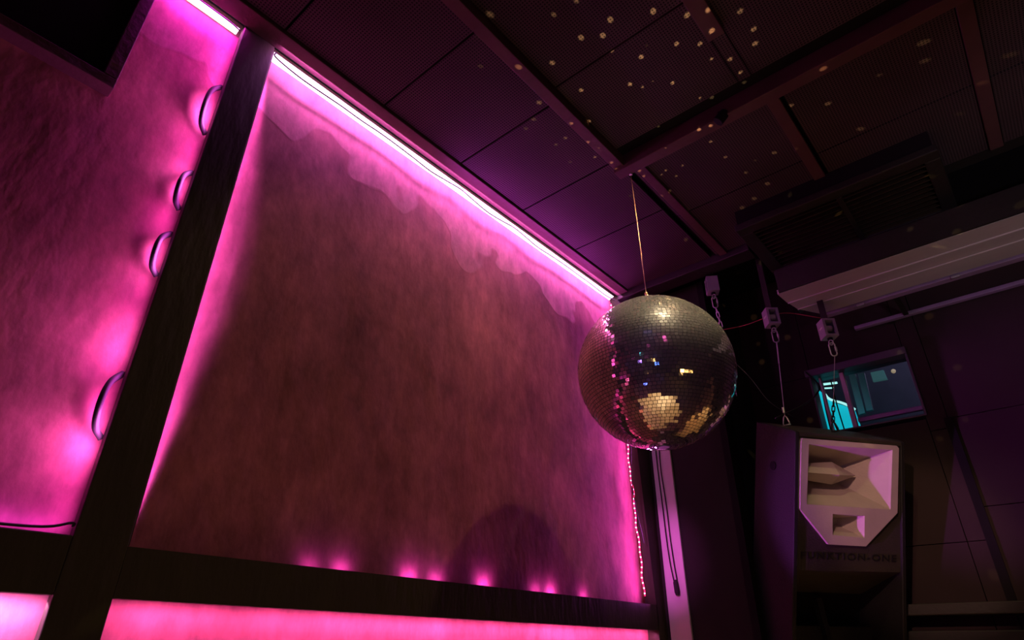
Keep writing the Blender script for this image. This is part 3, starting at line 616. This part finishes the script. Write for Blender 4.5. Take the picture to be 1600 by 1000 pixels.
cable([(-.95, 2.60, 1.36), (-.82, 2.58, 1.335), (-.70, 2.56, 1.33), (-.62, 2.57, 1.325), (-.50, 2.6, 1.27)], .0018, 'thin red lead running between the rigging boxes', 'redcable')
cable([(-.97, 2.62, 1.28), (-.90, 2.75, 1.16), (-.86, 2.85, 1.05), (-.80, 2.97, .99)], .0013, 'hair-thin wire on the wall left of the loudspeaker', 'steel')
cable([SM @ Vector((.09, .06, -.25)), (-.66, 2.70, .95), (-.64, 2.9, 1.08), (-.70, 2.98, 1.2)], .004, 'black speaker lead rising behind the loudspeaker')

# two leads with a plug on the white post
cb = thing('hanging_lead', 'black twin lead with an inline plug hanging on the white post', 'cable', (-1.27, 2.49, .23))
def PX(px, py, yv):
    d = Vector((px-800, py-500, 946)); r = Vector((d.dot(X), d.dot(Y), d.dot(U))); r *= yv/r.y; return r
bm = NB()
tube(bm, smooth_path([PX(*p, 2.494) for p in ((1016, 640), (1022, 680), (1027, 728), (1035, 790), (1041, 840), (1047, 880), (1053, 908))]), .0026, 6); obj('lead', bm, 'cable', cb, smooth=True)
bm = NB()
tube(bm, smooth_path([PX(*p, 2.494) for p in ((1022, 640), (1028, 680), (1032, 730), (1041, 790), (1047, 840), (1053, 880), (1058, 908))]), .0026, 6); obj('lead', bm, 'cable', cb, smooth=True)
bm = NB(); a = PX(1055, 906, 2.492); b = PX(1059, 930, 2.492); tube(bm, [a, a.lerp(b, .15), a.lerp(b, .8), b], [.005, .010, .011, .008], 10); obj('plug', bm, 'cable', cb, smooth=False)

# ------------------------------------------------------------------ black vent
v = thing('ceiling_vent', 'black louvred vent box under the ceiling above the pale duct', 'vent', (-.28, 2.34, 1.5))
bm = NB(); ZV = 1.5
x0, x1, y0, y1 = -.625, .085, 2.09, 2.55
bx(bm, x0, x1, y0, y0+.05, ZV, ZV+.03, .004); bx(bm, x0, x1, y1-.07, y1, ZV, ZV+.03, .004)
bx(bm, x0, x0+.055, y0+.05, y1-.07, ZV, ZV+.03, .004); bx(bm, x1-.05, x1, y0+.05, y1-.07, ZV, ZV+.03, .004)
obj('vent_frame', bm, 'black', v)
bm = NB(); bx(bm, x0+.01, x1-.01, y0+.01, y1-.01, ZV+.09, 1.60); bx(bm, x0+.01, x0+.02, y0+.01, y1-.01, ZV+.03, ZV+.09); bx(bm, x1-.02, x1-.01, y0+.01, y1-.01, ZV+.03, ZV+.09); bx(bm, x0+.02, x1-.02, y0+.01, y0+.02, ZV+.03, ZV+.09); bx(bm, x0+.02, x1-.02, y1-.02, y1-.01, ZV+.03, ZV+.09)
obj('vent_box', bm, 'void', v)
bm = NB(); bx(bm, -.255, -.235, y0+.05, y1-.07, ZV-.002, ZV+.03, .002); obj('divider', bm, 'black', v)
for i in range(11):
    yy = y0+.065+i*.031
    bm = NB(); hexa(bm, [(x0+.055, yy, ZV+.002), (x0+.055, yy+.004, ZV+.002), (x0+.055, yy+.020, ZV+.026), (x0+.055, yy+.016, ZV+.026)], [(x1-.05, yy, ZV+.002), (x1-.05, yy+.004, ZV+.002), (x1-.05, yy+.020, ZV+.026), (x1-.05, yy+.016, ZV+.026)])
    obj('slat', bm, 'louvre', v)
# pale duct / casing below it
d_ = thing('duct', 'long pale grooved duct running right under the black vent', 'duct', (.6, 2.48, 1.3))
bm = NB(); ZD = 1.3; XR = 2.9
def strip(ya, yb, za, zb, xl_a, xl_b, th=.02):
    hexa(bm, [(xl_a, ya, za), (xl_b, yb, zb), (xl_b, yb, zb+th), (xl_a, ya, za+th)], [(XR, ya, za), (XR, yb, zb), (XR, yb, zb+th), (XR, ya, za+th)])
strip(2.336, 2.432, ZD, ZD, -.584, -.578); strip(2.436, 2.512, ZD-.001, ZD-.001, -.575, -.562); strip(2.516, 2.622, ZD, ZD, -.562, -.500)
obj('slatted_underside', bm, 'slat', d_)
for ya, xl in ((2.434, -.576), (2.514, -.562)):
    bm = NB(); bx(bm, xl, XR, ya-.0022, ya+.0022, ZD-.0045, ZD+.01); obj('rib', bm, 'white', d_)
bm = NB(); bx(bm, -.575, XR, 2.325, 2.334, ZD+.001, ZD+.10); bx(bm, -.575, -.56, 2.334, 2.60, ZD+.021, ZD+.10); bx(bm, -.575, XR, 2.334, 2.60, ZD+.10, ZD+.11); obj('casing', bm, 'black', d_)
bm = NB(); bx(bm, -.50, XR, 2.640, 2.675, ZD-.004, ZD+.012, .003); obj('edge_rail', bm, 'lilac', d_)
for xx in (-.36, -.02): 
    bm = NB(); bx(bm, xx, xx+.03, 2.628, 2.645, ZD-.012, ZD-.001, .002); obj('clip', bm, 'steel', d_)
r_ = thing('rail', 'thin violet-lit rail on the back wall below the pale duct', 'rail', (.6, 2.95, 1.345))
bm = NB(); bx(bm, -.44, XR, 2.945, 2.97, 1.332, 1.350, .003); obj('bar', bm, 'lilac', r_)
for xx in (-.30, .3, .9, 1.8):
    bm = NB(); bx(bm, xx, xx+.02, 2.97, 3.0, 1.334, 1.348); obj('bracket', bm, 'black', r_)
bm = NB(); bx(bm, -.235, -.215, 2.68, 2.944, 1.332, 1.342); tag(obj('bracket', bm, 'black'), 'short black bracket between the pale duct and the violet rail', 'bracket')

# ------------------------------------------------------------------ beyond the window
cy = thing('light_panel', 'cyan glowing panel behind the left pane of the window', 'light panel', (-.72, 3.25, .9))
def slab(pts, yv, th):
    P = [PX(*p, yv) for p in pts]; bm = NB(); hexa(bm, P, [p + Vector((0, th, 0)) for p in P]); return bm
obj('screen', slab([(1276, 606), (1289, 618), (1297, 626), (1306, 630), (1317, 633), (1334, 640), (1352, 690), (1296, 690)], 3.30, .03), 'ledc', cy)
bm = NB(); tube(bm, smooth_path([PX(*p, 3.27) for p in ((1289, 616), (1294, 622), (1302, 626), (1314, 629), (1326, 634), (1336, 640))]), .006, 8); obj('curved_rim', bm, 'cyanw', cy, smooth=True)
bm = NB(); tube(bm, [PX(1283, 601, 3.27), PX(1308, 598, 3.27)], .006, 8); tube(bm, [PX(1284, 607, 3.27), PX(1303, 606, 3.27)], .004, 8); obj('top_tube', bm, 'cyanw', cy)
for k, (a, b) in enumerate([((1282, 596), (1300, 680)), ((1298, 594), (1322, 680)), ((1290, 625), (1312, 680))]):
    cable([PX(*a, 3.2), PX((a[0]+b[0])/2-1, (a[1]+b[1])/2, 3.2), PX(*b, 3.2)], .0032, ['leftmost dark cable crossing the cyan panel behind the window', 'middle dark cable running down in front of the cyan panel', 'short slanting dark cable low in front of the cyan panel'][k])
tb = thing('teal_screen', 'small dim teal screen deep behind the right pane of the window', 'screen', (-.5, 3.6, 1.2))
obj('display', slab([(1360, 582), (1380, 578), (1386, 592), (1364, 596)], 3.60, .02), 'teal', tb)
for k, (a, b, c, dd) in enumerate([((1326, 586), (1336, 584), (1352, 645), (1342, 648)), ((1340, 584), (1350, 582), (1364, 640), (1354, 642))]):
    tag(obj('curtain_strip', slab([a, b, c, dd], 3.45, .02), 'white'), ['grey vertical strip just right of the window mullion', 'second grey vertical strip behind the window, right of the first'][k], 'curtain')
lm = thing('bulb', 'tiny warm bulb glowing behind the right pane of the window', 'lamp', PX(1396, 580, 3.7))
bm = NB(); bmesh.ops.create_uvsphere(bm, u_segments=12, v_segments=8, radius=.012); bmesh.ops.translate(bm, verts=bm.verts, vec=PX(1396, 580, 3.7)); obj('glass_bulb', bm, 'warm', lm, smooth=True)
light('room_beyond', 'POINT', (-.2, 3.45, 1.6), 1.6, (.6, .55, .95), shadow_soft_size=.05)
for o in bpy.data.objects:
    if '_o' in o: del o['_o']
